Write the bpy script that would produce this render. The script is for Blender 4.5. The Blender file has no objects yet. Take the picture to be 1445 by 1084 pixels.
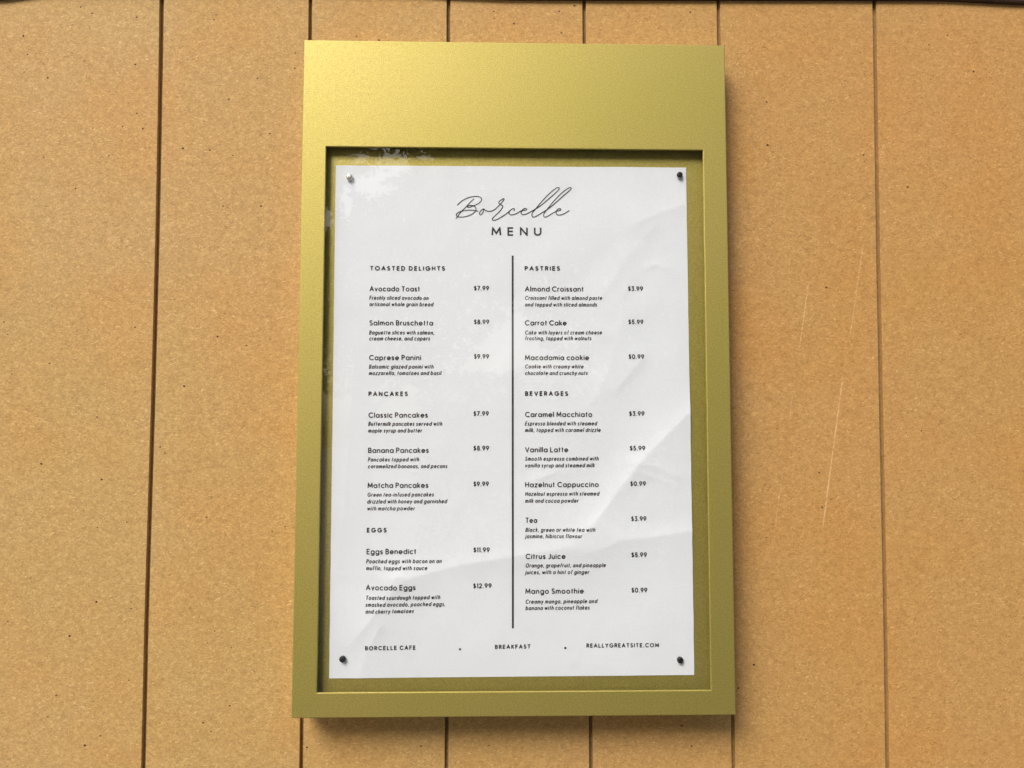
import bpy, bmesh, math, random
from mathutils import Vector, Matrix, noise
random.seed(7)
S = 0.001                                   # the scene is laid out in millimetres
scn = bpy.context.scene
C = scn.collection
R = math.radians

# ------------------------------------------------------------------ camera
cam_d = bpy.data.cameras.new('camera')
cam = bpy.data.objects.new('camera', cam_d); C.objects.link(cam)
rt = Vector((0.99974823, -0.02240111, 0.00129013)); up = Vector((-0.00264646, -0.06062377, 0.99815718))
fw = Vector((0.02228161, 0.99790929, 0.06066779))
m = Matrix((rt, up, -fw)).transposed().to_4x4()
m.translation = Vector((-9.787, -426.11, -7.406)) * S
cam.matrix_world = m
cam_d.sensor_width = 36.0; cam_d.lens = 36.0 * 1043.975 / 1445
cam_d.clip_start = 0.01; cam_d.clip_end = 500
scn.camera = cam

# ------------------------------------------------------------------ sky, sun, exposure
to_sun = Vector((-0.62, -1.0, 1.05)).normalized()
w = bpy.data.worlds.new('World'); scn.world = w; w.use_nodes = True
nt = w.node_tree
sky = nt.nodes.new('ShaderNodeTexSky'); sky.sky_type = 'NISHITA'; sky.sun_disc = False
sky.sun_elevation = math.asin(to_sun.z); sky.sun_rotation = math.atan2(to_sun.x, to_sun.y)
sky.air_density = 1.0; sky.dust_density = 4.0; sky.ozone_density = 1.0
bg = nt.nodes['Background']; bg.inputs['Strength'].default_value = 0.09
nt.links.new(sky.outputs[0], bg.inputs[0])
sl = bpy.data.lights.new('sun', 'SUN'); sl.energy = 1.5; sl.angle = R(26); sl.color = (1.0, 0.95, 0.86)
so = bpy.data.objects.new('sun', sl); C.objects.link(so)
so.rotation_euler = (-to_sun).to_track_quat('-Z', 'Y').to_euler()
scn.view_settings.view_transform = 'Standard'; scn.view_settings.look = 'None'
scn.view_settings.gamma = 1.0; scn.view_settings.use_curve_mapping = False
scn.view_settings.exposure = 0.91
scn.cycles.use_denoising = True; scn.cycles.denoiser = 'OPENIMAGEDENOISE'
scn.cycles.denoising_prefilter = 'NONE'; scn.cycles.denoising_input_passes = 'RGB_ALBEDO_NORMAL'
scn.cycles.use_adaptive_sampling = False

# ------------------------------------------------------------------ helpers
def mesh_obj(name, verts, faces, mat, parent=None, smooth=False):
    me = bpy.data.meshes.new(name)
    me.from_pydata([(v[0]*S, v[1]*S, v[2]*S) for v in verts], [], faces)
    me.update()
    if mat: me.materials.append(mat)
    if smooth:
        for p in me.polygons: p.use_smooth = True
    o = bpy.data.objects.new(name, me); C.objects.link(o)
    if parent: o.parent = parent
    return o
def tag(o, label=None, cat=None, group=None, kind=None):
    if label: o['label'] = label
    if cat: o['category'] = cat
    if group: o['group'] = group
    if kind: o['kind'] = kind
    return o
def empty(name, loc=(0, 0, 0)):
    o = bpy.data.objects.new(name, None); C.objects.link(o); o.location = loc; o.empty_display_size = 0.02
    return o

class NT:
    def __init__(s, name):
        s.m = bpy.data.materials.new(name); s.m.use_nodes = True; s.t = s.m.node_tree
        s.b = s.t.nodes['Principled BSDF']; s.o = s.t.nodes['Material Output']
    def n(s, typ, **kw):
        x = s.t.nodes.new(typ)
        for k, v in kw.items(): setattr(x, k, v)
        return x
    def l(s, a, b): s.t.links.new(a, b)
    def math(s, op, a, b=None, clamp=False):
        x = s.n('ShaderNodeMath', operation=op); x.use_clamp = clamp
        for i, v in enumerate((a, b)):
            if v is None: continue
            if isinstance(v, (int, float)): x.inputs[i].default_value = v
            else: s.l(v, x.inputs[i])
        return x.outputs[0]
    def noise(s, vec, scale, detail=3, rough=0.5, dist=0.0):
        x = s.n('ShaderNodeTexNoise'); s.l(vec, x.inputs['Vector'])
        x.inputs['Scale'].default_value = scale; x.inputs['Detail'].default_value = detail
        x.inputs['Roughness'].default_value = rough; x.inputs['Distortion'].default_value = dist
        return x.outputs[0]
    def remap(s, v, a, b, c=0.0, d=1.0, smooth=False):
        x = s.n('ShaderNodeMapRange'); s.l(v, x.inputs[0])
        if smooth: x.interpolation_type = 'SMOOTHSTEP'
        for i, k in enumerate((a, b, c, d)): x.inputs[1 + i].default_value = k
        return x.outputs[0]
    def mix(s, fac, a, b, mode='MIX'):
        x = s.n('ShaderNodeMix', data_type='RGBA', blend_type=mode)
        for i, v in ((0, fac), (6, a), (7, b)):
            if isinstance(v, (int, float)): x.inputs[i].default_value = v
            elif isinstance(v, tuple): x.inputs[i].default_value = (*v, 1)
            else: s.l(v, x.inputs[i])
        return x.outputs[2]
    def obj(s, scale=(1, 1, 1), rot=(0, 0, 0)):
        tc = s.n('ShaderNodeTexCoord'); mp = s.n('ShaderNodeMapping')
        s.l(tc.outputs['Object'], mp.inputs[0]); mp.inputs['Rotation'].default_value = rot
        if scale == (1, 1, 1): return mp.outputs[0]
        m2 = s.n('ShaderNodeMapping'); s.l(mp.outputs[0], m2.inputs[0]); m2.inputs['Scale'].default_value = scale
        return m2.outputs[0]
    def bump(s, h, strength, dist):
        x = s.n('ShaderNodeBump'); s.l(h, x.inputs['Height'])
        x.inputs['Strength'].default_value = strength; x.inputs['Distance'].default_value = dist
        s.l(x.outputs[0], s.b.inputs['Normal']); return x

# ------------------------------------------------------------------ materials (object coordinates are metres)
def mdf_material():
    M = NT('raw_fibreboard'); v = M.obj()
    fine = M.noise(M.obj((1, 1, 1.5)), 620, 4, 0.62, 1.2)
    mid = M.noise(M.obj((1, 1, 1.25)), 210, 4, 0.6, 0.8)
    big = M.noise(v, 16, 3, 0.5)
    huge = M.noise(v, 4.5, 2, 0.5)
    c = M.mix(M.remap(mid, 0.28, 0.72), (0.50, 0.315, 0.124), (0.61, 0.397, 0.168))
    c = M.mix(M.remap(fine, 0.36, 0.68), M.mix(1.0, c, (0.76, 0.73, 0.68), 'MULTIPLY'), M.mix(1.0, c, (1.13, 1.14, 1.15), 'MULTIPLY'))
    # pale and dark stray fibres: two stretched, rotated, thresholded noises
    for rot, lo, hi, col, k in (((0, 1.5, 0), 0.69, 0.76, (0.84, 0.62, 0.34), 0.5), ((0, -1.2, 0), 0.69, 0.76, (0.84, 0.62, 0.34), 0.5),
                                ((0, 2.3, 0), 0.68, 0.75, (0.84, 0.62, 0.34), 0.4), ((0, 1.7, 0), 0.69, 0.76, (0.22, 0.115, 0.04), 0.5),
                                ((0, 0.7, 0), 0.70, 0.77, (0.22, 0.115, 0.04), 0.5)):
        f = M.noise(M.obj((1, 1, 0.32), rot), 1250, 1, 0.4, 0.6)
        c = M.mix(M.math('MULTIPLY', M.remap(f, lo, hi), k), c, col)
    # tiny brown bark flecks
    vo = M.n('ShaderNodeTexVoronoi'); M.l(v, vo.inputs['Vector']); vo.inputs['Scale'].default_value = 85
    sx = M.n('ShaderNodeSeparateColor'); M.l(vo.outputs['Color'], sx.inputs[0])
    spot = M.math('MULTIPLY', M.remap(vo.outputs['Distance'], 0.03, 0.055, 1, 0), M.remap(sx.outputs[0], 0.72, 0.74))
    c = M.mix(M.math('MULTIPLY', spot, 0.55), c, (0.17, 0.08, 0.025))
    # broad reddish and yellowish tone drift of the board
    c = M.mix(M.remap(big, 0.42, 0.66), c, M.mix(1.0, c, (1.03, 0.96, 0.88), 'MULTIPLY'))
    c = M.mix(M.remap(huge, 0.38, 0.62), c, M.mix(1.0, c, (0.97, 1.0, 0.96), 'MULTIPLY'))
    # camera colour shading put into the board colour: redder and darker towards the right
    sx2 = M.n('ShaderNodeSeparateXYZ'); M.l(v, sx2.inputs[0])
    c = M.mix(M.remap(sx2.outputs[0], -0.22, 0.16), c, M.mix(1.0, c, (0.94, 0.845, 0.745), 'MULTIPLY'))
    # brownish rubbed smudges left of the sign
    def seg(ax, az, bx, bz, wid):
        sp = M.n('ShaderNodeSeparateXYZ'); M.l(v, sp.inputs[0])
        L = math.hypot(bx-ax, bz-az); ux, uz = (bx-ax)/L, (bz-az)/L
        dx = M.math('SUBTRACT', sp.outputs[0], ax*S); dz = M.math('SUBTRACT', sp.outputs[2], az*S)
        along = M.math('ADD', M.math('MULTIPLY', dx, ux), M.math('MULTIPLY', dz, uz))
        across = M.math('ABSOLUTE', M.math('SUBTRACT', M.math('MULTIPLY', dx, uz), M.math('MULTIPLY', dz, ux)))
        a = M.remap(across, 0.0, wid*S, 1, 0)
        e = M.math('MULTIPLY', M.remap(along, 0, L*0.1*S), M.remap(along, L*0.9*S, L*S, 1, 0))
        return M.math('MULTIPLY', a, e)
    rough_noise = M.remap(M.noise(v, 380, 2, 0.6), 0.38, 0.58, 0.25, 1)
    for (ax, az, bx, bz, wd, k) in ((-242, -37.6, -213, -36, 1.3, .35), (-213, -36, -166, -28.5, 1.5, .3), (-205, -31, -150, -20, 1.6, .22), (-218, -41, -226, -44, 1.5, .3)):
        c = M.mix(M.math('MULTIPLY', M.math('MULTIPLY', seg(ax, az, bx, bz, wd), rough_noise), k), c, (0.33, 0.17, 0.06))
    # pale scratches right of the sign
    for (ax, az, bx, bz, wd, k) in ((183, 84, 176.5, 42, .55, .45), (217.5, 108, 207.5, 46, .6, .35), (203.7, 29, 188.5, -70, .62, .55),
                                    (172, 16, 170, 0, .5, .3), (165.5, -30, 159.3, -70, .5, .3), (231.5, 170, 227, 155, .5, .35)):
        c = M.mix(M.math('MULTIPLY', M.math('MULTIPLY', seg(ax, az, bx, bz, wd), rough_noise), k), c, (0.90, 0.66, 0.38))
    M.l(c, M.b.inputs['Base Color']); M.b.inputs['Roughness'].default_value = 0.72
    M.b.inputs['Specular IOR Level'].default_value = 0.25
    M.bump(fine, 0.18, 0.0004)
    return M.m
def gold_material(name='gold_paint', tint=1.0):
    M = NT(name); v = M.obj()
    fine = M.noise(v, 1500, 2, 0.6); mid = M.noise(v, 420, 3, 0.6); big = M.noise(v, 14, 3, 0.5)
    c = M.mix(M.remap(fine, 0.3, 0.7), (0.365*tint, 0.295*tint, 0.066*tint), (0.545*tint, 0.455*tint, 0.13*tint))
    c = M.mix(M.remap(big, 0.4, 0.65), c, M.mix(1.0, c, (0.97, 1.0, 0.90), 'MULTIPLY'))
    M.l(c, M.b.inputs['Base Color']); M.b.inputs['Metallic'].default_value = 0.86
    M.l(M.remap(mid, 0.3, 0.7, 0.56, 0.66), M.b.inputs['Roughness'])
    M.b.inputs['Coat Weight'].default_value = 0.6; M.b.inputs['Coat Roughness'].default_value = 0.42
    h = M.math('ADD', M.math('MULTIPLY', fine, 0.5), mid)
    M.bump(h, 0.16, 0.0003)
    return M.m
def simple(name, col, rough=0.6, metal=0.0, nscale=300, var=0.15, bump=0.0):
    M = NT(name); v = M.obj(); f = M.noise(v, nscale, 3, 0.6)
    lo = tuple(x*(1-var) for x in col); hi = tuple(min(1, x*(1+var)) for x in col)
    M.l(M.mix(M.remap(f, 0.3, 0.7), lo, hi), M.b.inputs['Base Color'])
    M.b.inputs['Roughness'].default_value = rough; M.b.inputs['Metallic'].default_value = metal
    if bump: M.bump(f, bump, 0.0003)
    return M.m
def paper_material():
    M = NT('white_paper'); v = M.obj(); f = M.noise(v, 1100, 2, 0.6); b = M.noise(v, 45, 3, 0.55)
    c = M.mix(M.remap(f, 0.3, 0.7), (0.755, 0.785, 0.85), (0.79, 0.82, 0.885))
    c = M.mix(M.remap(b, 0.62, 0.75), c, (0.755, 0.775, 0.83))
    M.l(c, M.b.inputs['Base Color']); M.b.inputs['Roughness'].default_value = 0.55
    M.b.inputs['Specular IOR Level'].default_value = 0.35
    M.bump(M.noise(v, 260, 2, 0.5), 0.06, 0.0004)
    return M.m
def glass_material():
    # thin clear sheet: mirror share from the Fresnel term of its front face, the rest goes straight through
    M = NT('clear_glass'); M.t.nodes.remove(M.b)
    tr = M.n('ShaderNodeBsdfTransparent'); tr.inputs[0].default_value = (0.985, 0.99, 0.985, 1)
    gl = M.n('ShaderNodeBsdfGlossy'); gl.inputs['Roughness'].default_value = 0.0; gl.inputs['Color'].default_value = (1, 1, 1, 1)
    fr = M.n('ShaderNodeFresnel'); fr.inputs['IOR'].default_value = 1.5
    geo = M.n('ShaderNodeNewGeometry')
    fac = M.math('MULTIPLY', M.math('MULTIPLY', fr.outputs[0], 1.4), M.math('SUBTRACT', 1.0, geo.outputs['Backfacing']), True)
    mx = M.n('ShaderNodeMixShader'); M.l(fac, mx.inputs[0]); M.l(tr.outputs[0], mx.inputs[1]); M.l(gl.outputs[0], mx.inputs[2])
    M.l(mx.outputs[0], M.o.inputs[0]); return M.m
MDF = mdf_material(); GOLD = gold_material(); PAPER = paper_material(); GLASS = glass_material()
GROOVE = simple('groove_fibreboard', (0.27, 0.175, 0.075), 0.85, nscale=500, var=0.25, bump=0.3)
INK = simple('printed_ink', (0.030, 0.022, 0.024), 0.55, nscale=900, var=0.25)
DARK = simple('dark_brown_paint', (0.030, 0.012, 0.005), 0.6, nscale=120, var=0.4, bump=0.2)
SPECK = simple('bark_speck', (0.085, 0.035, 0.012), 0.8, nscale=900, var=0.5)
PIN = simple('pin_metal', (0.06, 0.056, 0.055), 0.42, 0.85, nscale=900, var=0.3, bump=0.1)
PINL = simple('pin_metal_lit', (0.62, 0.60, 0.55), 0.34, 0.85, nscale=900, var=0.2, bump=0.1)  # lit copy of the dark pin metal, caught light put into its colour
LEAF = simple('leaf', (0.045, 0.075, 0.022), 0.5, nscale=3, var=0.5)
BARK = simple('bark', (0.10, 0.075, 0.055), 0.9, nscale=20, var=0.4, bump=0.4)
PAVE = simple('grey_paving', (0.20, 0.19, 0.175), 0.85, nscale=4, var=0.2, bump=0.2)

# ------------------------------------------------------------------ wall of grooved fibreboard planks
TILT = -0.0144                              # the sign leans slightly off the wall at its foot
def WY(z, off=0.0): return 22.0 + TILT*z + off
FLOOR, TOPZ = -1500.0, 330.0
GROOVES = [[(255.6, -216.98, -214.26), (211.2, -216.45, -213.87), (123.4, -216.0, -213.41), (58.6, -216.03, -213.5), (-5.4, -216.23, -213.72), (-81.0, -216.75, -214.25), (-130.7, -216.95, -214.47), (-196.3, -216.75, -214.25), (-206.0, -216.80, -214.3)],
 [(257.0, -125.82, -123.56), (236.8, -125.66, -123.4), (-179.0, -124.7, -122.5), (-206.8, -124.64, -122.45)],
 [(258.2, -40.71, -38.43), (-179.7, -39.22, -37.0), (-207.6, -39.27, -37.05)],
 [(259.4, 43.67, 45.88), (-180.3, 46.33, 48.5), (-208.3, 46.6, 48.77)],
 [(260.7, 127.83, 130.1), (240.2, 127.9, 130.14), (-180.9, 131.64, 133.8), (-209.1, 131.7, 133.87)],
 [(262.1, 226.47, 229.0), (216.6, 226.23, 228.74), (104.7, 225.5, 228.05), (-4.8, 225.2, 227.78), (-82.1, 225.19, 227.7), (-132.9, 225.03, 227.5), (-195.8, 224.56, 227.0), (-209.9, 224.4, 226.86)]]
for k in range(4):                          # further planks past the picture's edges, same rhythm
    GROOVES.insert(0, [(0, GROOVES[0][0][1] - (110 if k == 0 else 90), GROOVES[0][0][1] - (107.5 if k == 0 else 87.5))])
    GROOVES.append([(0, GROOVES[-1][0][1] + (115 if k == 0 else 90), GROOVES[-1][0][1] + (117.5 if k == 0 else 92.5))])
def edge(g, side, z):
    g = sorted(g)
    if z <= g[0][0]: return g[0][side]
    if z >= g[-1][0]: return g[-1][side]
    for a, b in zip(g, g[1:]):
        if a[0] <= z <= b[0]:
            t = (z-a[0])/(b[0]-a[0]); return a[side]*(1-t)+b[side]*t
ZS = [FLOOR, -900, -500] + [-250 + 25*i for i in range(23)] + [TOPZ]
wall = empty('plank_wall', (0, 22*S, FLOOR*S))
tag(wall, 'tan fibreboard plank wall with narrow vertical grooves behind the gold menu case', 'wall')
inv = Vector((0, -22, -FLOOR))
def wobj(name, vs, fs, mat): 
    o = mesh_obj(name, vs, fs, mat, wall); o.matrix_parent_inverse = Matrix.Translation(-wall.location); return o
DEPTH = 2.6
for i in range(len(GROOVES)-1):
    gl, gr = GROOVES[i], GROOVES[i+1]; vs, fs = [], []
    for z in ZS:
        xl, xr = edge(gl, 2, z), edge(gr, 1, z)
        rag = 0.05*noise.noise(Vector((xl*.1, z*.05, 0)))
        y = WY(z); b = 0.16
        vs += [(xl+rag, y+DEPTH+4, z), (xl+rag, y+b, z), (xl+b+rag, y, z), (xr-b, y, z), (xr, y+b, z), (xr, y+DEPTH+4, z)]
    n = len(ZS)
    for j in range(n-1):
        a, c2 = 6*j, 6*(j+1)
        for k in range(5): fs.append((a+k, a+k+1, c2+k+1, c2+k))
        fs.append((a+5, a, c2, c2+5))
    fs.append((0, 5, 4, 3, 2, 1)); fs.append(tuple(6*(n-1)+k for k in range(6)))
    wobj('plank', vs, fs, MDF)
# the board behind the grooves
x0, x1 = GROOVES[0][0][2]-4, GROOVES[-1][0][1]+4
vs, fs = [], []
for gi, g in enumerate(GROOVES[1:-1]):
    b = len(vs)
    for z in ZS: 
        y = WY(z, DEPTH); vs += [(edge(g, 1, z)-0.0, y, z), (edge(g, 2, z)+0.06, y, z)]
    for j in range(len(ZS)-1): fs.append((b+2*j, b+2*j+1, b+2*j+3, b+2*j+2))
wobj('groove_bed', vs, fs, GROOVE)
vs = [(x, WY(z, o), z) for o in (DEPTH+4.1, DEPTH+20) for x, z in ((x0, FLOOR), (x1, FLOOR), (x1, TOPZ), (x0, TOPZ))]
wobj('backing_board', vs, [(0, 1, 2, 3), (4, 7, 6, 5), (0, 4, 5, 1), (1, 5, 6, 2), (2, 6, 7, 3), (3, 7, 4, 0)], GROOVE)
# embedded bark specks: (x, z) with a size each
SPK = [(-264.6, 250.5), (-257.6, 246.6), (-230.5, 244.5), (-182.2, 246.7), (-183.5, 243.6), (-298.7, 231.8), (-295.8, 220.3), (-261.5, 216.6), (-297.5, 209.3), (-230.6, 214.9), (-283.2, 205.9), (-229.0, 184.5), (-255.2, 175.0), (-237.3, 176.1), (-225.1, 174.9), (-245.0, 158.4), (-284.2, 156.8), (-264.5, 137.8), (-281.8, 126.8), (-213.0, 179.0), (-188.2, 180.1), (-200.7, 163.0), (-173.4, 193.9), (-170.4, 158.9), (-148.1, 172.8), (-156.2, 207.0), (-175.6, 127.6), (-152.7, 127.8), (-184.4, 162.1), (-304.6, 56.2), (-302.1, 48.8), (-298.8, 25.0), (-276.8, 31.4), (-177.4, 48.0), (-226.8, 53.4), (-196.7, 18.0), (-247.9, -0.6), (-280.0, -28.4), (-244.2, -37.7), (-210.1, -18.5), (-207.3, -22.1), (-245.9, -66.1), (-228.7, -63.0), (-254.3, -55.9), (-135.1, -65.9), (-142.8, -68.6), (-181.8, -60.2), (-284.2, -96.0), (-291.4, -106.5), (-245.3, -109.8), (-224.9, -113.8), (-296.5, -120.9), (-260.5, -129.5), (-175.6, -127.0), (-165.7, -136.8), (-179.6, -134.0), (-267.1, -163.9), (-225.1, -155.4), (-271.8, -176.3), (-240.7, -187.3), (-249.8, -192.7), (-181.2, -180.2), (-166.0, -170.5), (-176.5, -185.2), (-120.4, -195.0), (-133.4, 223.3), (-133.6, 213.7), (-96.2, 234.5), (-82.2, 232.2), (-11.4, 246.9), (-11.4, 251.2), (29.2, 252.0), (38.7, 255.7), (1.0, 243.7), (30.5, 238.2), (111.2, 252.5), (218.0, 228.3), (218.7, 162.9), (219.1, 158.9), (158.5, 195.9), (158.6, 168.6), (246.1, 143.1), (145.6, -148.5), (188.8, -54.7), (154.6, -72.8), (193.8, 79.8), (136.2, -162.2), (107.7, -196.0), (101.9, -184.0), (-53.3, -194.7), (-13.1, -194.7), (289.7, 216.9), (261.8, 233.8), (273.7, 239.9), (187.4, -33.7), (250.9, -8.2)]
rs = random.Random(3)
for k in range(90): SPK.append((rs.uniform(-310, 320), rs.uniform(-205, 250)))
vs, fs = [], []
for i, (x, z) in enumerate(SPK):
    r = (rs.uniform(.5, .85) if i < 97 else rs.uniform(.2, .4)); st = rs.uniform(.55, 1); an = rs.uniform(-.6, .6); b = len(vs)
    if any(edge(g, 1, z)-1.2 < x < edge(g, 2, z)+1.2 for g in GROOVES): continue
    for k in range(7):
        t = k*2*math.pi/7; rr = r*rs.uniform(.75, 1.1); px, pz = rr*math.cos(t), rr*st*math.sin(t)
        vs.append((x+px*math.cos(an)-pz*math.sin(an), WY(z, -0.03), z+px*math.sin(an)+pz*math.cos(an)))
    fs.append(tuple(range(b, b+7))[::-1])
o = wobj('bark_specks', vs, fs, SPECK); o['kind'] = 'stuff'
# dark strip along the head of the wall
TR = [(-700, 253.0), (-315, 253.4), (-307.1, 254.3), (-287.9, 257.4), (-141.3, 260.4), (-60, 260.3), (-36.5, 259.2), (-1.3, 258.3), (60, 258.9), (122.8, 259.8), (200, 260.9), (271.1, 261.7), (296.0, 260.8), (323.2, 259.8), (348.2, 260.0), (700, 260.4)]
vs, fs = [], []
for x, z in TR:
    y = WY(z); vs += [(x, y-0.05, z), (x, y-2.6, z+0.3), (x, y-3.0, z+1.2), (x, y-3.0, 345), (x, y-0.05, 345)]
for j in range(len(TR)-1):
    a, c2 = 5*j, 5*(j+1)
    for k in range(4): fs.append((a+k, c2+k, c2+k+1, a+k+1))
    fs.append((a+4, c2+4, c2, a))
e = 5*(len(TR)-1); fs += [(0, 1, 2, 3, 4), (e+4, e+3, e+2, e+1, e)]
tag(mesh_obj('wall_capping', vs, fs, DARK), 'thin dark brown strip running along the top edge of the plank wall', 'capping')

# ------------------------------------------------------------------ gold menu case
FX0, FX1, FZ0, FZ1 = -123.26, 126.65, -168.76, 221.66
OX0, OX1, OZ0, OZ1 = -109.27, 112.62, -154.97, 157.45
case = empty('menu_case', (1.6*S, 22*S, FZ0*S))
tag(case, 'flat gold metal menu case with a deep blank header and a glazed window', 'menu case')
def cobj(name, vs, fs, mat, smooth=False):
    o = mesh_obj(name, vs, fs, mat, case, smooth); o.matrix_parent_inverse = Matrix.Translation(-case.location); return o
def loop(ix, oy, inner=False):
    if not inner: return [(FX0+ix, oy, FZ0+ix), (FX1-ix, oy, FZ0+ix), (FX1-ix, oy, FZ1-ix), (FX0+ix, oy, FZ1-ix)]
    return [(OX0-ix, oy, OZ0-ix), (OX1+ix, oy, OZ0-ix), (OX1+ix, oy, OZ1+ix), (OX0-ix, oy, OZ1+ix)]
B = 0.5
loops = [[(x, WY(z, -0.12), z) for x, _, z in loop(0, 0)]]
for a in (0, 30, 60, 90): loops.append(loop(B*(1-math.cos(R(a))), B*(1-math.sin(R(a)))))
for a in (90, 60, 30, 0): loops.append(loop(B*(1-math.cos(R(a))), B*(1-math.sin(R(a))), True))
BACK = 5.5
loops.append(loop(0, 1.0, True)); loops.append(loop(7, 1.0, True)); loops.append(loop(7, BACK-0.02, True))
vs = [p for L in loops for p in L]; fs = []
for j in range(len(loops)-1):
    for k in range(4):
        a, b = 4*j+k, 4*j+(k+1) % 4; c2, d = a+4, b+4
        fs.append((a, b, d, c2))
fr = cobj('frame', vs, fs, GOLD)
def box(x0, x1, y0, y1, z0, z1):
    v = [(x, y, z) for y in (y0, y1) for z in (z0, z1) for x in (x0, x1)]
    return v, [(0, 1, 3, 2), (4, 6, 7, 5), (0, 4, 5, 1), (2, 3, 7, 6), (0, 2, 6, 4), (1, 5, 7, 3)]
v_, f_ = box(OX0-9, OX1+9, BACK, BACK+1.5, OZ0-9, OZ1+9); cobj('back_panel', v_, f_, GOLD)
v_, f_ = box(OX0-5, OX1+5, 1.05, 2.05, OZ0-5, OZ1+5); cobj('glass_pane', v_, f_, GLASS)

# ------------------------------------------------------------------ the menu sheet
PW, PH, PR = 104.19, 148.5, 0.0031
PY = BACK - 0.13
CRE = [  # polyline, slope, decay on the two sides (mm), side sign that rises
 ([(118, 15), (105.5, 3.8), (90.6, -10.3), (75.8, -25.1), (61.8, -42.2), (44, -66)], 0.27, 6.5, 20),
 ([(118, -63), (104.4, -66.1), (85.6, -69.2), (52.4, -71.9), (27.5, -76.6), (-1.3, -80.5), (-30, -85.2), (-48.4, -89.5), (-66.8, -94.2)], 0.20, 8, 17),
 ([(-64.7, -93.4), (-71.6, -104.1), (-82.8, -118.0), (-94, -131)], 0.20, 6, 8),
 ([(-76, -120.0), (-82.7, -133.8), (-89, -150)], 0.17, 5, 6),
 ([(70, -27), (84.0, -29.5), (95, -35.5)], 0.26, 2.5, 4),
 ([(74, 114), (90.4, 121.8), (106, 126)], 0.10, 6, 9),
 ([(80, 87.5), (85.7, 90.2), (92, 87)], 0.24, 2, 3),
 ([(62, 15.5), (68.0, 23.8), (76, 33)], 0.20, 3, 7),
 ([(13, -37.0), (25, -32.6)], 0.28, 2.2, 2.6),
 ([(-106, -90.0), (-83.1, -90.9), (-66, -93.8)], 0.10, 4, 6),
 ([(72, -33), (84, -36), (95, -42)], 0.20, 2.2, 3.5),
 ([(58, 62), (66, 71), (70, 80)], 0.12, 3, 5),
 ([(-5, -52), (2, -49), (9, -50)], 0.07, 2.5, 3),
 ([(52, 70), (70, 96), (84, 112)], 0.06, 10, 14),
 ([(38, -8), (56, 26), (66, 60)], 0.07, 12, 16),
 ([(-20, 146), (10, 120), (30, 100)], 0.05, 10, 14),
]
CK = 0.75
def height(x, z):
    h = 0.0
    for pts, sl_, d1, d2 in CRE:
        best = None
        xs = [p[0] for p in pts]; zs = [p[1] for p in pts]
        if x < min(xs)-45 or x > max(xs)+45 or z < min(zs)-60 or z > max(zs)+60: continue
        for (ax, az), (bx, bz) in zip(pts, pts[1:]):
            dx, dz = bx-ax, bz-az; L2 = dx*dx+dz*dz
            t = ((x-ax)*dx+(z-az)*dz)/L2; tc = min(1, max(0, t))
            qx, qz = ax+dx*tc, az+dz*tc; d = math.hypot(x-qx, z-qz)
            s = ((x-ax)*dz-(z-az)*dx)/(math.sqrt(L2)*d+1e-6)
            if best is None or d < best[0]: best = (d, s)
        d, s = best; dec = d2+(d1-d2)*(0.5+0.5*max(-1.0, min(1.0, s)))
        w_ = math.sqrt(d*d+0.2)
        far = math.exp(-((x*.8+z*.6)/400)**2); h += (sl_*min(d1, d2)*math.exp(-w_/dec))*CK
    h += 0.5*noise.noise(Vector((x*.022, z*.022, 3.1))) + 0.2*noise.noise(Vector((x*.06, z*.05, 9.0))) + 0.05*noise.noise(Vector((x*.16, z*.13, 4.0)))
    # flat where the four pins hold it
    for px, pz in ((-95.6, 140.7), (100.1, 143.9), (-96.4, -137.3), (95.9, -139.5)):
        d = math.hypot(x-px, z-pz); h = h*(1-0.85*math.exp(-(d/14)**2))
    return min(1.9, max(0.0, h+0.08))
nx, nz = 200, 285
def P(x, z, off=0.0):                       # sheet coordinates -> case coordinates
    return (x - PR*z, PY-height(x, z)-off, z + PR*x)
vs, fs = [], []
for j in range(nz+1):
    for i in range(nx+1):
        x, z = -PW+2*PW*i/nx, -PH+2*PH*j/nz
        ex = 0.12*noise.noise(Vector((z*.09, 0, 5))) if i in (0, nx) else 0
        vs.append(P(x+ex, z))
for j in range(nz):
    for i in range(nx):
        a = j*(nx+1)+i; fs.append((a, a+1, a+nx+2, a+nx+1))
N0 = len(vs)
ring = [i for i in range(nx+1)] + [j*(nx+1)+nx for j in range(1, nz+1)] + [nz*(nx+1)+i for i in range(nx-1, -1, -1)] + [j*(nx+1) for j in range(nz-1, 0, -1)]
for r_ in ring: vs.append(vs[r_])
for r_ in ring: vs.append((vs[r_][0], vs[r_][1]+0.11, vs[r_][2]))
L0 = N0+len(ring)
for k in range(len(ring)):
    k2 = (k+1) % len(ring); fs.append((N0+k, L0+k, L0+k2, N0+k2))
sheet = mesh_obj('menu_sheet', vs, fs, PAPER, None, True)
# shift the origin to the sheet's foot
def set_origin(o, loc):
    o.data.transform(Matrix.Translation(-Vector(loc))); o.location = Vector(loc)
set_origin(sheet, (0, PY*S, -PH*S))
tag(sheet, 'white creased paper cafe menu pinned behind the glass of the gold case', 'menu')

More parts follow.
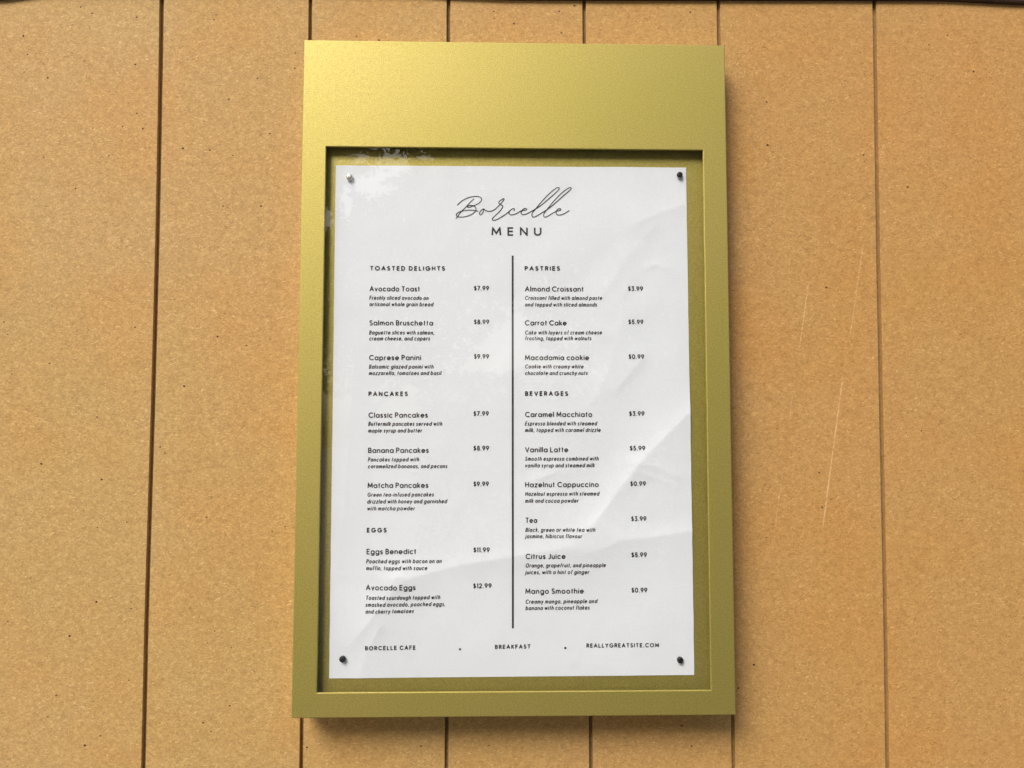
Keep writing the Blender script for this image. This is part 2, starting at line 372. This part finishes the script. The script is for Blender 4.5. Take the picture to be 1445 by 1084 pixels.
# ------------------------------------------------------------------ lettering: a monoline geometric alphabet (cap height 1)
def arc(cx, cy, rx, ry, a0, a1, n=None):
    n = n or max(3, int(abs(a1-a0)/24))
    return [(cx+rx*math.cos(R(a0+(a1-a0)*k/n)), cy+ry*math.sin(R(a0+(a1-a0)*k/n))) for k in range(n+1)]
X = 0.68; r = X/2
dot = lambda x, y: [(x, y-0.03), (x, y+0.03)]
O_ = lambda cx=r: arc(cx, r, r*.97, r, 90, 450, 16)
G = {
 'a': ([O_(), [(2*r, 0), (2*r, X)]], .68), 'b': ([O_(), [(0, 0), (0, 1.04)]], .68),
 'c': ([arc(r, r, r, r, 48, 312, 12)], .57), 'd': ([O_(), [(2*r, 0), (2*r, 1.04)]], .68),
 'e': ([[(0.02, r), (2*r, r)] + arc(r, r, r, r, 0, 315, 14)[1:]], .68),
 'f': ([[(.12, 0), (.12, .84)] + arc(.28, .84, .16, .2, 180, 80, 4)[1:], [(0, X), (.3, X)]], .30),
 'g': ([O_(), [(2*r, X), (2*r, -.08)] + arc(r, -.08, r, .22, 0, -150, 7)[1:]], .68),
 'h': ([[(0, 0), (0, 1.04)], [(0, .38)] + arc(.27, .38, .27, .30, 180, 0, 8)[1:] + [(.54, 0)]], .54),
 'i': ([[(0, 0), (0, X)], dot(0, .92)], .0), 'j': ([[(.06, X), (.06, -.14), (.0, -.26), (-.1, -.28)], dot(.06, .92)], .06),
 'k': ([[(0, 0), (0, 1.04)], [(.44, X), (0, .27)], [(.15, .40), (.48, 0)]], .48), 'l': ([[(0, 0), (0, 1.04)]], 0),
 'm': ([[(0, 0), (0, X)], [(0, .42)] + arc(.225, .42, .225, .26, 180, 0, 7)[1:] + [(.45, 0)], [(.45, .42)] + arc(.675, .42, .225, .26, 180, 0, 7)[1:] + [(.9, 0)]], .9),
 'n': ([[(0, 0), (0, X)], [(0, .38)] + arc(.27, .38, .27, .30, 180, 0, 8)[1:] + [(.54, 0)]], .54),
 'o': ([O_()], .68), 'p': ([O_(), [(0, X), (0, -.32)]], .68), 'q': ([O_(), [(2*r, X), (2*r, -.32)]], .68),
 'r': ([[(0, 0), (0, X)], [(0, .42)] + arc(.22, .42, .22, .26, 180, 70, 5)[1:]], .28),
 's': ([arc(.2, .51, .185, .17, 30, 265, 8) + arc(.2, .17, .2, .17, 85, -150, 8)[0:]], .42),
 't': ([[(.13, 0), (.13, .95)], [(0, X), (.28, X)]], .28),
 'u': ([[(0, X), (0, .29)] + arc(.26, .29, .26, .29, 180, 360, 8)[1:] + [(.52, X)], [(.52, .3), (.52, 0)]], .52),
 'v': ([[(0, X), (.27, 0), (.54, X)]], .54), 'w': ([[(0, X), (.22, 0), (.42, X), (.62, 0), (.84, X)]], .84),
 'x': ([[(0, X), (.48, 0)], [(0, 0), (.48, X)]], .48), 'y': ([[(0, X), (.27, 0.02)], [(.54, X), (.14, -.32)]], .54),
 'z': ([[(0, X), (.46, X), (0, 0), (.48, 0)]], .48),
 'A': ([[(0, 0), (.42, 1), (.84, 0)], [(.15, .34), (.69, .34)]], .84),
 'B': ([[(0, 0), (0, 1), (.3, 1)] + arc(.3, .76, .22, .24, 90, -90, 7)[1:] + [(0, .52)], [(.3, .52)] + arc(.3, .26, .27, .26, 90, -90, 7)[1:] + [(0, 0)]], .57),
 'C': ([arc(.5, .5, .5, .5, 45, 315, 14)], .86),
 'D': ([[(0, 0), (0, 1), (.26, 1)] + arc(.26, .5, .48, .5, 90, -90, 10)[1:] + [(0, 0)]], .74),
 'E': ([[(.52, 1), (0, 1), (0, 0), (.52, 0)], [(0, .52), (.48, .52)]], .52), 'F': ([[(.5, 1), (0, 1), (0, 0)], [(0, .52), (.44, .52)]], .50),
 'G': ([arc(.5, .5, .5, .5, 48, 345, 15) + [(.98, .46), (.56, .46)]], .98),
 'H': ([[(0, 0), (0, 1)], [(.68, 0), (.68, 1)], [(0, .52), (.68, .52)]], .68), 'I': ([[(0, 0), (0, 1)]], 0),
 'J': ([[(.38, 1), (.38, .24)] + arc(.18, .24, .2, .24, 0, -140, 6)[1:]], .38),
 'K': ([[(0, 0), (0, 1)], [(.56, 1), (0, .42)], [(.17, .58), (.60, 0)]], .60), 'L': ([[(0, 1), (0, 0), (.48, 0)]], .48),
 'M': ([[(0, 0), (.07, 1), (.46, .22), (.85, 1), (.92, 0)]], .92), 'N': ([[(0, 0), (0, 1), (.70, 0), (.70, 1)]], .70),
 'O': ([arc(.5, .5, .5, .5, 90, 450, 20)], 1.0), 'P': ([[(0, 0), (0, 1), (.3, 1)] + arc(.3, .74, .25, .26, 90, -90, 7)[1:] + [(0, .48)]], .55),
 'R': ([[(0, 0), (0, 1), (.3, 1)] + arc(.3, .74, .25, .26, 90, -90, 7)[1:] + [(0, .48)], [(.28, .48), (.58, 0)]], .58),
 'S': ([arc(.27, .75, .24, .25, 35, 265, 9) + arc(.27, .25, .27, .25, 85, -150, 9)], .55),
 'T': ([[(0, 1), (.64, 1)], [(.32, 1), (.32, 0)]], .64), 'U': ([[(0, 1), (0, .32)] + arc(.33, .32, .33, .32, 180, 360, 9)[1:] + [(.66, 1)]], .66),
 'V': ([[(0, 1), (.38, 0), (.76, 1)]], .76), 'Y': ([[(0, 1), (.34, .48), (.68, 1)], [(.34, .48), (.34, 0)]], .68),
 '0': ([arc(.31, .5, .31, .5, 90, 450, 16)], .62), '1': ([[(0, .84), (.14, 1), (.14, 0)]], .14),
 '2': ([arc(.26, .73, .26, .27, 165, -35, 8) + [(0, 0), (.54, 0)]], .54),
 '3': ([[(.02, 1), (.46, 1), (.22, .62)] + arc(.24, .31, .26, .31, 85, -145, 9)[1:]], .5),
 '5': ([[(.46, 1), (.12, 1), (.06, .55)] + arc(.24, .31, .26, .31, 120, -145, 9)], .5),
 '7': ([[(0, 1), (.52, 1), (.14, 0)]], .52),
 '8': ([arc(.26, .77, .20, .23, -90, 270, 12), arc(.26, .27, .26, .27, 90, 450, 14)], .52),
 '9': ([arc(.28, .69, .28, .31, 90, 450, 14), [(.55, .62), (.20, 0)]], .56),
 '$': ([arc(.25, .73, .22, .2, 35, 265, 8) + arc(.25, .29, .25, .24, 85, -150, 8), [(.25, -.1), (.25, 1.1)]], .5),
 '.': ([dot(0.02, .02)], .04), ',': ([[(.04, .06), (.0, -.13)]], .05), '-': ([[(0, .34), (.26, .34)]], .26), ' ': ([], .26),
}
def ribbon(vs, fs, pts, hw, off):
    """flat mitred ribbon along pts (sheet mm), draped on the sheet"""
    q = [pts[0]]
    for p in pts[1:]:
        a, d = q[-1], math.hypot(p[0]-q[-1][0], p[1]-q[-1][1])
        if d > 1e-4:
            n_ = max(1, math.ceil(d/0.55))
            for k in range(1, n_+1): q.append((a[0]+(p[0]-a[0])*k/n_, a[1]+(p[1]-a[1])*k/n_))
    if len(q) < 2: return
    closed = math.hypot(q[0][0]-q[-1][0], q[0][1]-q[-1][1]) < 1e-3
    def nrm(a, b):
        dx, dz = b[0]-a[0], b[1]-a[1]; L = math.hypot(dx, dz); return (-dz/L, dx/L), (dx/L, dz/L)
    ends = not closed
    if ends:                                  # blunt rounded tips reach past the ends a little
        _, d0 = nrm(q[0], q[1]); _, d1 = nrm(q[-2], q[-1]); e = hw*.35
        q[0] = (q[0][0]-d0[0]*e, q[0][1]-d0[1]*e); q[-1] = (q[-1][0]+d1[0]*e, q[-1][1]+d1[1]*e)
    base = len(vs); n = len(q)
    for i in range(n):
        if closed and i in (0, n-1): n1, _ = nrm(q[-2], q[-1]); n2, _ = nrm(q[0], q[1])
        elif i == 0: n1, _ = nrm(q[0], q[1]); n2 = n1
        elif i == n-1: n1, _ = nrm(q[-2], q[-1]); n2 = n1
        else: n1, _ = nrm(q[i-1], q[i]); n2, _ = nrm(q[i], q[i+1])
        mx, mz = n1[0]+n2[0], n1[1]+n2[1]; L = math.hypot(mx, mz)
        if L < 0.5: mx, mz, k = n2[0], n2[1], 1.0
        else: mx, mz = mx/L, mz/L; k = min(1.9, 1/max(.3, mx*n1[0]+mz*n1[1]))
        vs.append(P(q[i][0]+mx*hw*k, q[i][1]+mz*hw*k, off)); vs.append(P(q[i][0]-mx*hw*k, q[i][1]-mz*hw*k, off))
    for i in range(n-1):
        a = base+2*i; fs.append((a, a+2, a+3, a+1))
STY = {  # cap height, stroke width, slant, letter gap (all mm or ratio), x-height squeeze
 'H': (2.8, .68, 0, .0), 'N': (3.2, .60, 0, .0), 'D': (2.5, .45, .20, .0), 'P': (2.9, .60, 0, .0), 'F': (2.5, .56, 0, .0), 'M': (5.2, .98, 0, .0)}
NAME = {'H': 'section_heading', 'N': 'item_name', 'D': 'item_description', 'P': 'price', 'F': 'footer_text', 'M': 'menu_word'}
def text_obj(kind, s, x0, z0, width):
    cap, sw, sl_, _ = STY[kind]; k = cap-sw; wid = width*PW/105-sw
    nat = [G[c][1]*k + (sw if c not in ' ' else 0) for c in s]
    if sl_: wid -= 0.0
    gap = (wid+sw-sum(nat))/max(1, len(s)-1)
    if gap < 0.30:                          # narrow the letters rather than let them collide
        f = (wid+sw-0.30*(len(s)-1)-sw*sum(c != ' ' for c in s))/sum(G[c][1]*k for c in s); gap = 0.30
    elif gap > 0.6:
        f = (wid+sw-(0.75 if kind in 'HFM' else 0.5)*(len(s)-1)-sw*sum(c != ' ' for c in s))/sum(G[c][1]*k for c in s); f = min(f, 1.25)
        gap = (wid+sw-sum(G[c][1]*k*f+(sw if c != ' ' else 0) for c in s))/max(1, len(s)-1)
    else: f = 1.0
    vs, fs = [], []; x = x0*PW/105+sw/2
    for ci, c in enumerate(s):
        st, gw = G[c]
        for si, stk in enumerate(st):
            pts = [(x+u*k*f+sl_*(v*k-cap*.4), z0+sw/2+v*k) for u, v in stk]
            ribbon(vs, fs, pts, sw/2, 0.13+0.006*(si % 3))
        x += gw*k*f+(sw if c != ' ' else 0)+gap
    o = mesh_obj(NAME[kind], vs, fs, INK, sheet); o.matrix_parent_inverse = Matrix.Translation(-sheet.location)
    return o
TEXT = [
('H', 'TOASTED DELIGHTS', -84.1, 85.55, 44.44),
('N', 'Avocado Toast', -84.19, 73.17, 29.69),
('D', 'Freshly sliced avocado on', -84.14, 68.19, 34.84),
('D', 'artisanal whole grain bread', -84.1, 64.39, 37.62),
('P', '$7.99', -22.62, 73.82, 9.06),
('N', 'Salmon Bruschetta', -84.11, 53.05, 37.52),
('D', 'Baguette slices with salmon,', -84.06, 47.72, 38.28),
('D', 'cream cheese, and capers', -84.02, 44.23, 35.73),
('P', '$8.99', -22.6, 53.88, 9.16),
('N', 'Caprese Panini', -84.07, 32.66, 30.48),
('D', 'Balsamic glazed panini with', -84.02, 27.74, 37.84),
('D', 'mozzarella, tomatoes and basil', -83.99, 23.98, 42.35),
('P', '$9.99', -22.57, 33.51, 9.0),
('H', 'PANCAKES', -84.24, 11.69, 23.06),
('N', 'Classic Pancakes', -84.11, -0.84, 34.75),
('D', 'Buttermilk pancakes served with', -84.06, -5.55, 43.12),
('D', 'maple syrup and butter', -84.03, -9.44, 31.29),
('P', '$7.99', -22.82, 0.1, 9.09),
('N', 'Banana Pancakes', -84.11, -21.21, 35.36),
('D', 'Pancakes topped with', -84.06, -26.14, 29.77),
('D', 'caramelized bananas, and pecans', -84.02, -30.04, 46.23),
('P', '$8.99', -22.79, -19.97, 9.23),
('N', 'Matcha Pancakes', -84.2, -41.37, 35.34),
('D', 'Green tea-infused pancakes', -84.15, -46.32, 38.48),
('D', 'drizzled with honey and garnished', -84.27, -50.24, 46.3),
('D', 'with matcha powder', -84.23, -54.2, 27.64),
('P', '$9.99', -22.76, -40.58, 9.08),
('H', 'EGGS', -84.35, -66.74, 11.48),
('N', 'Eggs Benedict', -84.39, -79.08, 28.69),
('D', 'Poached eggs with bacon on an', -84.42, -84.21, 43.54),
('D', 'muffin, topped with sauce', -84.38, -88.09, 35.22),
('P', '$11.99', -22.71, -78.25, 9.52),
('N', 'Avocado Eggs', -84.59, -99.31, 28.81),
('D', 'Toasted sourdough topped with', -84.41, -104.69, 42.76),
('D', 'smashed avocado, poached eggs,', -84.49, -108.55, 45.88),
('D', 'and cherry tomatoes', -84.46, -112.33, 27.7),
('P', '$12.99', -22.84, -98.64, 10.76),
('F', 'BORCELLE CAFE', -84.61, -132.96, 28.87),
('F', 'BREAKFAST', -10.21, -132.91, 20.56),
('H', 'PASTRIES', 7.5, 85.65, 21.16),
('N', 'Almond Croissant', 7.63, 73.26, 34.99),
('D', 'Croissant filled with almond paste', 7.75, 68.3, 45.85),
('D', 'and topped with sliced almonds', 7.73, 64.36, 42.79),
('P', '$3.99', 68.98, 73.75, 9.1),
('N', 'Carrot Cake', 7.58, 53.17, 24.8),
('D', 'Cake with layers of cream cheese', 7.73, 47.82, 45.59),
('D', 'frosting, topped with walnuts', 7.72, 44.39, 39.3),
('P', '$5.99', 68.97, 53.92, 9.03),
('N', 'Macadamia cookie', 7.52, 32.68, 38.02),
('D', 'Cookie with creamy white', 7.63, 27.82, 34.64),
('D', 'chocolate and crunchy nuts', 7.62, 23.96, 37.05),
('P', '$0.99', 68.82, 33.37, 9.3),
('H', 'BEVERAGES', 7.54, 11.78, 25.45),
('N', 'Caramel Macchiato', 7.5, -0.6, 39.6),
('D', 'Espresso blended with steamed', 7.57, -5.51, 42.33),
('D', 'milk, topped with caramel drizzle', 7.56, -9.33, 44.51),
('P', '$3.99', 68.85, -0.03, 9.17),
('N', 'Vanilla Latte', 7.44, -21.07, 25.38),
('D', 'Smooth espresso combined with', 7.51, -25.94, 43.24),
('D', 'vanilla syrup and steamed milk', 7.5, -29.83, 40.93),
('P', '$5.99', 68.91, -20.19, 9.15),
('N', 'Hazelnut Cappuccino', 7.43, -41.25, 43.19),
('D', 'Hazelnut espresso with steamed', 7.54, -46.18, 43.33),
('D', 'milk and cocoa powder', 7.52, -50.16, 31.24),
('P', '$0.99', 68.84, -40.69, 9.33),
('N', 'Tea', 7.57, -61.69, 6.85),
('D', 'Black, green or white tea with', 7.64, -66.79, 40.55),
('D', 'jasmine, hibiscus flavour', 7.55, -70.38, 32.92),
('P', '$3.99', 69.19, -60.87, 9.09),
('N', 'Citrus Juice', 7.55, -82.16, 23.22),
('D', 'Orange, grapefruit, and pineapple', 7.62, -86.99, 46.63),
('D', 'juices, with a hint of ginger', 7.49, -90.89, 37.11),
('P', '$5.99', 69.03, -81.5, 9.23),
('N', 'Mango Smoothie', 7.37, -102.08, 33.97),
('D', 'Creamy mango, pineapple and', 7.56, -107.6, 41.63),
('D', 'banana with coconut flakes', 7.55, -111.24, 37.29),
('P', '$0.99', 68.96, -101.65, 9.33),
('F', 'REALLYGREATSITE.COM', 42.62, -132.71, 42.13),
('M', 'MENU', -12.22, 106.57, 29.84)
]
for t in TEXT: text_obj(*t)
def catmull(p, n=5):
    q = [p[0]]+p+[p[-1]]; out = []
    for i in range(1, len(q)-2):
        for k in range(n):
            t = k/n; a, b, c, d = q[i-1:i+3]
            out.append(tuple(.5*(2*b[m_]+(c[m_]-a[m_])*t+(2*a[m_]-5*b[m_]+4*c[m_]-d[m_])*t*t+(3*b[m_]-a[m_]-3*c[m_]+d[m_])*t**3) for m_ in (0, 1)))
    out.append(p[-1]); return out
SCRIPT = [
[(-22.64, 128.75), (-24.39, 127.02), (-26.26, 125.0), (-28.12, 122.99), (-29.75, 121.45), (-31.15, 119.79), (-32.08, 118.38), (-33.31, 116.84)],
[(-32.45, 124.85), (-31.4, 126.04), (-29.77, 127.46), (-27.9, 128.53), (-25.8, 129.44), (-23.23, 130.02), (-20.66, 130.11), (-19.02, 129.76), (-18.08, 128.82), (-18.32, 127.52), (-19.48, 126.22), (-21.59, 125.03), (-23.45, 124.31), (-25.32, 123.59), (-26.61, 123.82), (-26.26, 124.41), (-24.62, 124.73), (-22.99, 124.55), (-21.7, 123.61), (-21.4, 122.43), (-21.82, 121.13), (-23.21, 119.83), (-25.31, 118.76), (-27.65, 117.97), (-29.98, 117.68), (-32.08, 117.86), (-33.06, 118.61), (-33.01, 119.55), (-31.85, 120.5), (-29.99, 121.26), (-27.89, 121.65), (-25.09, 121.9), (-22.52, 121.72), (-20.06, 121.21)],
[(-16.21, 122.22), (-16.91, 122.69), (-18.08, 121.98), (-19.01, 120.79), (-19.36, 119.73), (-18.89, 119.03), (-18.08, 119.38), (-17.26, 120.57), (-16.91, 121.75), (-16.56, 122.41), (-15.74, 121.75), (-14.11, 121.24), (-12.24, 121.35), (-10.36, 122.25), (-8.73, 123.67), (-7.09, 125.34), (-5.45, 127.23), (-4.63, 128.42), (-4.98, 128.84), (-6.15, 128.29), (-7.44, 127.22), (-7.79, 126.28), (-6.97, 125.45), (-5.8, 124.75), (-5.45, 124.05), (-6.15, 122.63), (-7.79, 120.73), (-9.9, 118.72), (-11.3, 117.3), (-11.65, 116.47), (-11.07, 115.84), (-9.43, 116.13), (-7.56, 117.08), (-5.46, 118.27), (-3.35, 119.81), (-1.83, 120.76)],
[(-6.06, 118.01), (-4.23, 119.16), (-2.1, 120.79), (-0.27, 122.39), (0.95, 122.92), (1.55, 122.56), (1.25, 121.63)],
[(-1.34, 121.32), (-1.8, 120.24), (-1.04, 119.32), (0.63, 119.18), (2.77, 119.96), (5.2, 121.35), (7.03, 121.82), (8.4, 121.98), (8.86, 122.5), (8.25, 122.96), (7.04, 122.74), (5.97, 121.66), (5.51, 120.43), (6.11, 119.42), (7.63, 119.36), (9.77, 120.14), (12.21, 121.6), (14.65, 123.08), (17.71, 125.25), (21.39, 128.34), (25.07, 131.59), (27.83, 134.23), (28.45, 135.31), (27.84, 135.92), (26.62, 135.45), (23.86, 133.44), (20.79, 130.49), (17.72, 127.09), (15.27, 124.16), (13.43, 121.85), (12.21, 120.31), (11.9, 118.92), (12.5, 117.92), (14.03, 118.11), (16.47, 119.56), (19.22, 121.26), (21.97, 123.18), (25.04, 125.59), (28.41, 128.69), (32.1, 131.94), (34.87, 134.27), (35.64, 135.26), (35.03, 135.87), (33.65, 135.34), (30.58, 133.16), (27.5, 130.22), (24.43, 126.82), (21.98, 123.73), (20.13, 121.42), (19.06, 119.57), (19.05, 118.34), (19.81, 117.83), (21.34, 118.36), (23.79, 119.9), (26.54, 121.45), (28.37, 121.83), (29.29, 122.39), (28.84, 123.06), (27.46, 122.68), (26.54, 121.45), (26.53, 120.07), (27.44, 119.21), (29.27, 119.31), (31.72, 120.25), (34.33, 121.89)]
]
vs, fs = [], []
for si, stk in enumerate(SCRIPT):
    ribbon(vs, fs, catmull([(a*PW/105, b) for a, b in stk]), .27, 0.13+0.006*si)
o = mesh_obj('title_script', vs, fs, INK, sheet); o.matrix_parent_inverse = Matrix.Translation(-sheet.location)
vs, fs = [], []
ribbon(vs, fs, [(0.41+(0.13-0.41)*k/120, 94.53-(94.53+121.19)*k/120) for k in range(121)], .56, 0.13)
o = mesh_obj('divider_line', vs, fs, INK, sheet); o.matrix_parent_inverse = Matrix.Translation(-sheet.location)
for dx, dz in ((-30.07, -132.83), (30.17, -132.7)):
    vs = [P(dx+.68*math.cos(k*math.pi/6), dz+.68*math.sin(k*math.pi/6), .13) for k in range(12)]
    o = mesh_obj('footer_dot', vs, [tuple(range(12))[::-1]], INK, sheet); o.matrix_parent_inverse = Matrix.Translation(-sheet.location)

# ------------------------------------------------------------------ four round headed pins holding the sheet
def pin(x, z, mat, label, rad, tip, hgt):
    bx, by, bz = P(x*PW/105, z)
    rs2 = random.Random(int(x*7)); prof = [(rad*.82, 0), (rad*.96, -.35), (rad, -.8), (rad, -hgt+.45), (rad*.9, -hgt+.12), (rad*.62, -hgt), (rad*.3, -hgt-.04)]
    vs, fs, n = [], [], 28
    for rr, y in prof:
        for k in range(n):
            a = 2*math.pi*k/n; lean = -y/hgt
            vs.append((bx+rr*math.cos(a)+tip[0]*lean, by+0.1+y, bz+rr*math.sin(a)+tip[1]*lean))
    vs.append((bx+tip[0], by+0.1-hgt-.05, bz+tip[1]))
    for j in range(len(prof)-1):
        for k in range(n):
            a, b = j*n+k, j*n+(k+1) % n; fs.append((a, a+n, b+n, b))
    t = (len(prof)-1)*n
    for k in range(n): fs.append((t+k, len(vs)-1, t+(k+1) % n))
    o = mesh_obj('push_pin', vs, fs, mat, None, True)
    set_origin(o, (bx*S, (by+.1)*S, bz*S))
    tag(o, label, 'pin', 'pins holding the menu sheet')
pin(-96.34, 140.76, PINL, 'pin in the top left corner of the menu, caught light put into its metal colour', 1.85, (-.25, .35), 2.5)
pin(100.92, 143.99, PIN, 'dark tilted pin in the top right corner of the menu', 1.7, (-.15, -.55), 2.5)
pin(-97.23, -137.4, PIN, 'dark pin in the bottom left corner near the cafe name', 1.75, (-.1, -.1), 2.2)
pin(96.65, -139.58, PIN, 'dark pin in the bottom right corner under the web address', 1.75, (.05, -.1), 2.2)

# ------------------------------------------------------------------ what the glass and the gold mirror: paving, trees, an added screen of leaves
g = mesh_obj('ground', [(-60000, -60000, FLOOR), (60000, -60000, FLOOR), (60000, 60000, FLOOR), (-60000, 60000, FLOOR)], [(0, 1, 2, 3)], PAVE)
g['kind'] = 'structure'
def tree(x, y, label, cr, cz, n, seed, gap=None):
    t = empty('leafy_tree', (x, y, FLOOR*S)); tag(t, label, 'tree', 'trees mirrored in the glass')
    q = random.Random(seed); vs, fs = [], []; H = 3200
    rings = [(0, 190), (500, 150), (1800, 120), (H, 80)]
    for h, rr in rings:
        for k in range(9): vs.append((rr*math.cos(k*.698)+h*.03, rr*math.sin(k*.698), h))
    for j in range(3):
        for k in range(9): a, b = j*9+k, j*9+(k+1) % 9; fs.append((a, b, b+9, a+9))
    for k in range(7):                       # limbs
        a = q.uniform(0, 6.28); L = q.uniform(900, 1500); b = len(vs); h0 = q.uniform(1500, 2600)
        ex, ey, ez = L*math.cos(a), L*math.sin(a), h0+q.uniform(600, 1300)
        for px, py, pz, rr in ((40, 0, h0, 60), (ex, ey, ez, 18)):
            for c in range(5): vs.append((px+rr*math.cos(c*1.257), py+rr*math.sin(c*1.257), pz))
        for c in range(5): fs.append((b+c, b+(c+1) % 5, b+5+(c+1) % 5, b+5+c))
    mesh_obj('trunk', vs, fs, BARK, t)
    vs, fs = [], []
    for k in range(n):
        while True:
            p = Vector((q.uniform(-1, 1), q.uniform(-1, 1), q.uniform(-1, 1)))
            if p.length < 1 and noise.noise(p*2.2+Vector((seed, 0, 0))) > -0.75: break
        c = Vector((p.x*cr[0], p.y*cr[1], cz+p.z*cr[2]))
        if gap:
            wx, wz = c.x+x*1000, c.z+FLOOR; k_ = 422+0-(c.y+y*1000)
            ax, az = (wx+9.8)/k_, (wz+7.4)/k_     # slopes as seen from in front of the glass
            if any(((ax-gx)/gw)**2+((az-gz)/gh)**2 < 1+1.4*noise.noise(c*.006) for gx, gz, gw, gh in gap): continue
        s_ = q.uniform(28, 62); u = Vector((q.gauss(0, 1), q.gauss(0, 1), q.gauss(0, 1))).normalized(); v = u.orthogonal().normalized()
        b = len(vs); vs += [tuple(c-u*s_), tuple(c+v*s_*.5), tuple(c+u*s_), tuple(c-v*s_*.5)]; fs.append((b, b+1, b+2, b+3))
    o = mesh_obj('crown', vs, fs, LEAF, t); o['kind'] = 'stuff'
GAP = [(-.168, .335, .034, .020), (-.145, .362, .036, .024), (-.205, .31, .010, .028), (-.232, .285, .012, .020), (-.185, .37, .02, .012), (-.10, .372, .02, .006)]
tree(-4.9, -7.2, 'leafy tree standing behind the viewer, far left of the row', (2100, 1700, 2300), 4100, 34000, 11, GAP)
tree(-1.5, -7.6, 'leafy tree standing behind the viewer, left of the gap', (2100, 1700, 2300), 4100, 34000, 12, GAP)
tree(1.9, -7.0, 'leafy tree standing behind the viewer, right of the gap', (2100, 1700, 2300), 4000, 34000, 13, GAP)
tree(5.2, -7.8, 'leafy tree standing behind the viewer, far right of the row', (2200, 1700, 2300), 4200, 34000, 14, GAP)
q = random.Random(5); vs, fs = [], []  # added unseen leaves that keep the bright horizon out of the glass
for k in range(16000):
    c = Vector((q.uniform(-900, 7500), q.uniform(-8600, -7900), q.uniform(FLOOR, 650)))
    s_ = q.uniform(40, 85); u = Vector((q.gauss(0, 1), q.gauss(0, 1), q.gauss(0, 1))).normalized(); v = u.orthogonal().normalized()
    b = len(vs); vs += [tuple(c-u*s_), tuple(c+v*s_*.5), tuple(c+u*s_), tuple(c-v*s_*.5)]; fs.append((b, b+1, b+2, b+3))
tag(mesh_obj('leaf_screen', vs, fs, LEAF), 'added unseen screen of leaves behind the viewer, hiding the bright horizon beneath the trees', 'leaf_screen')
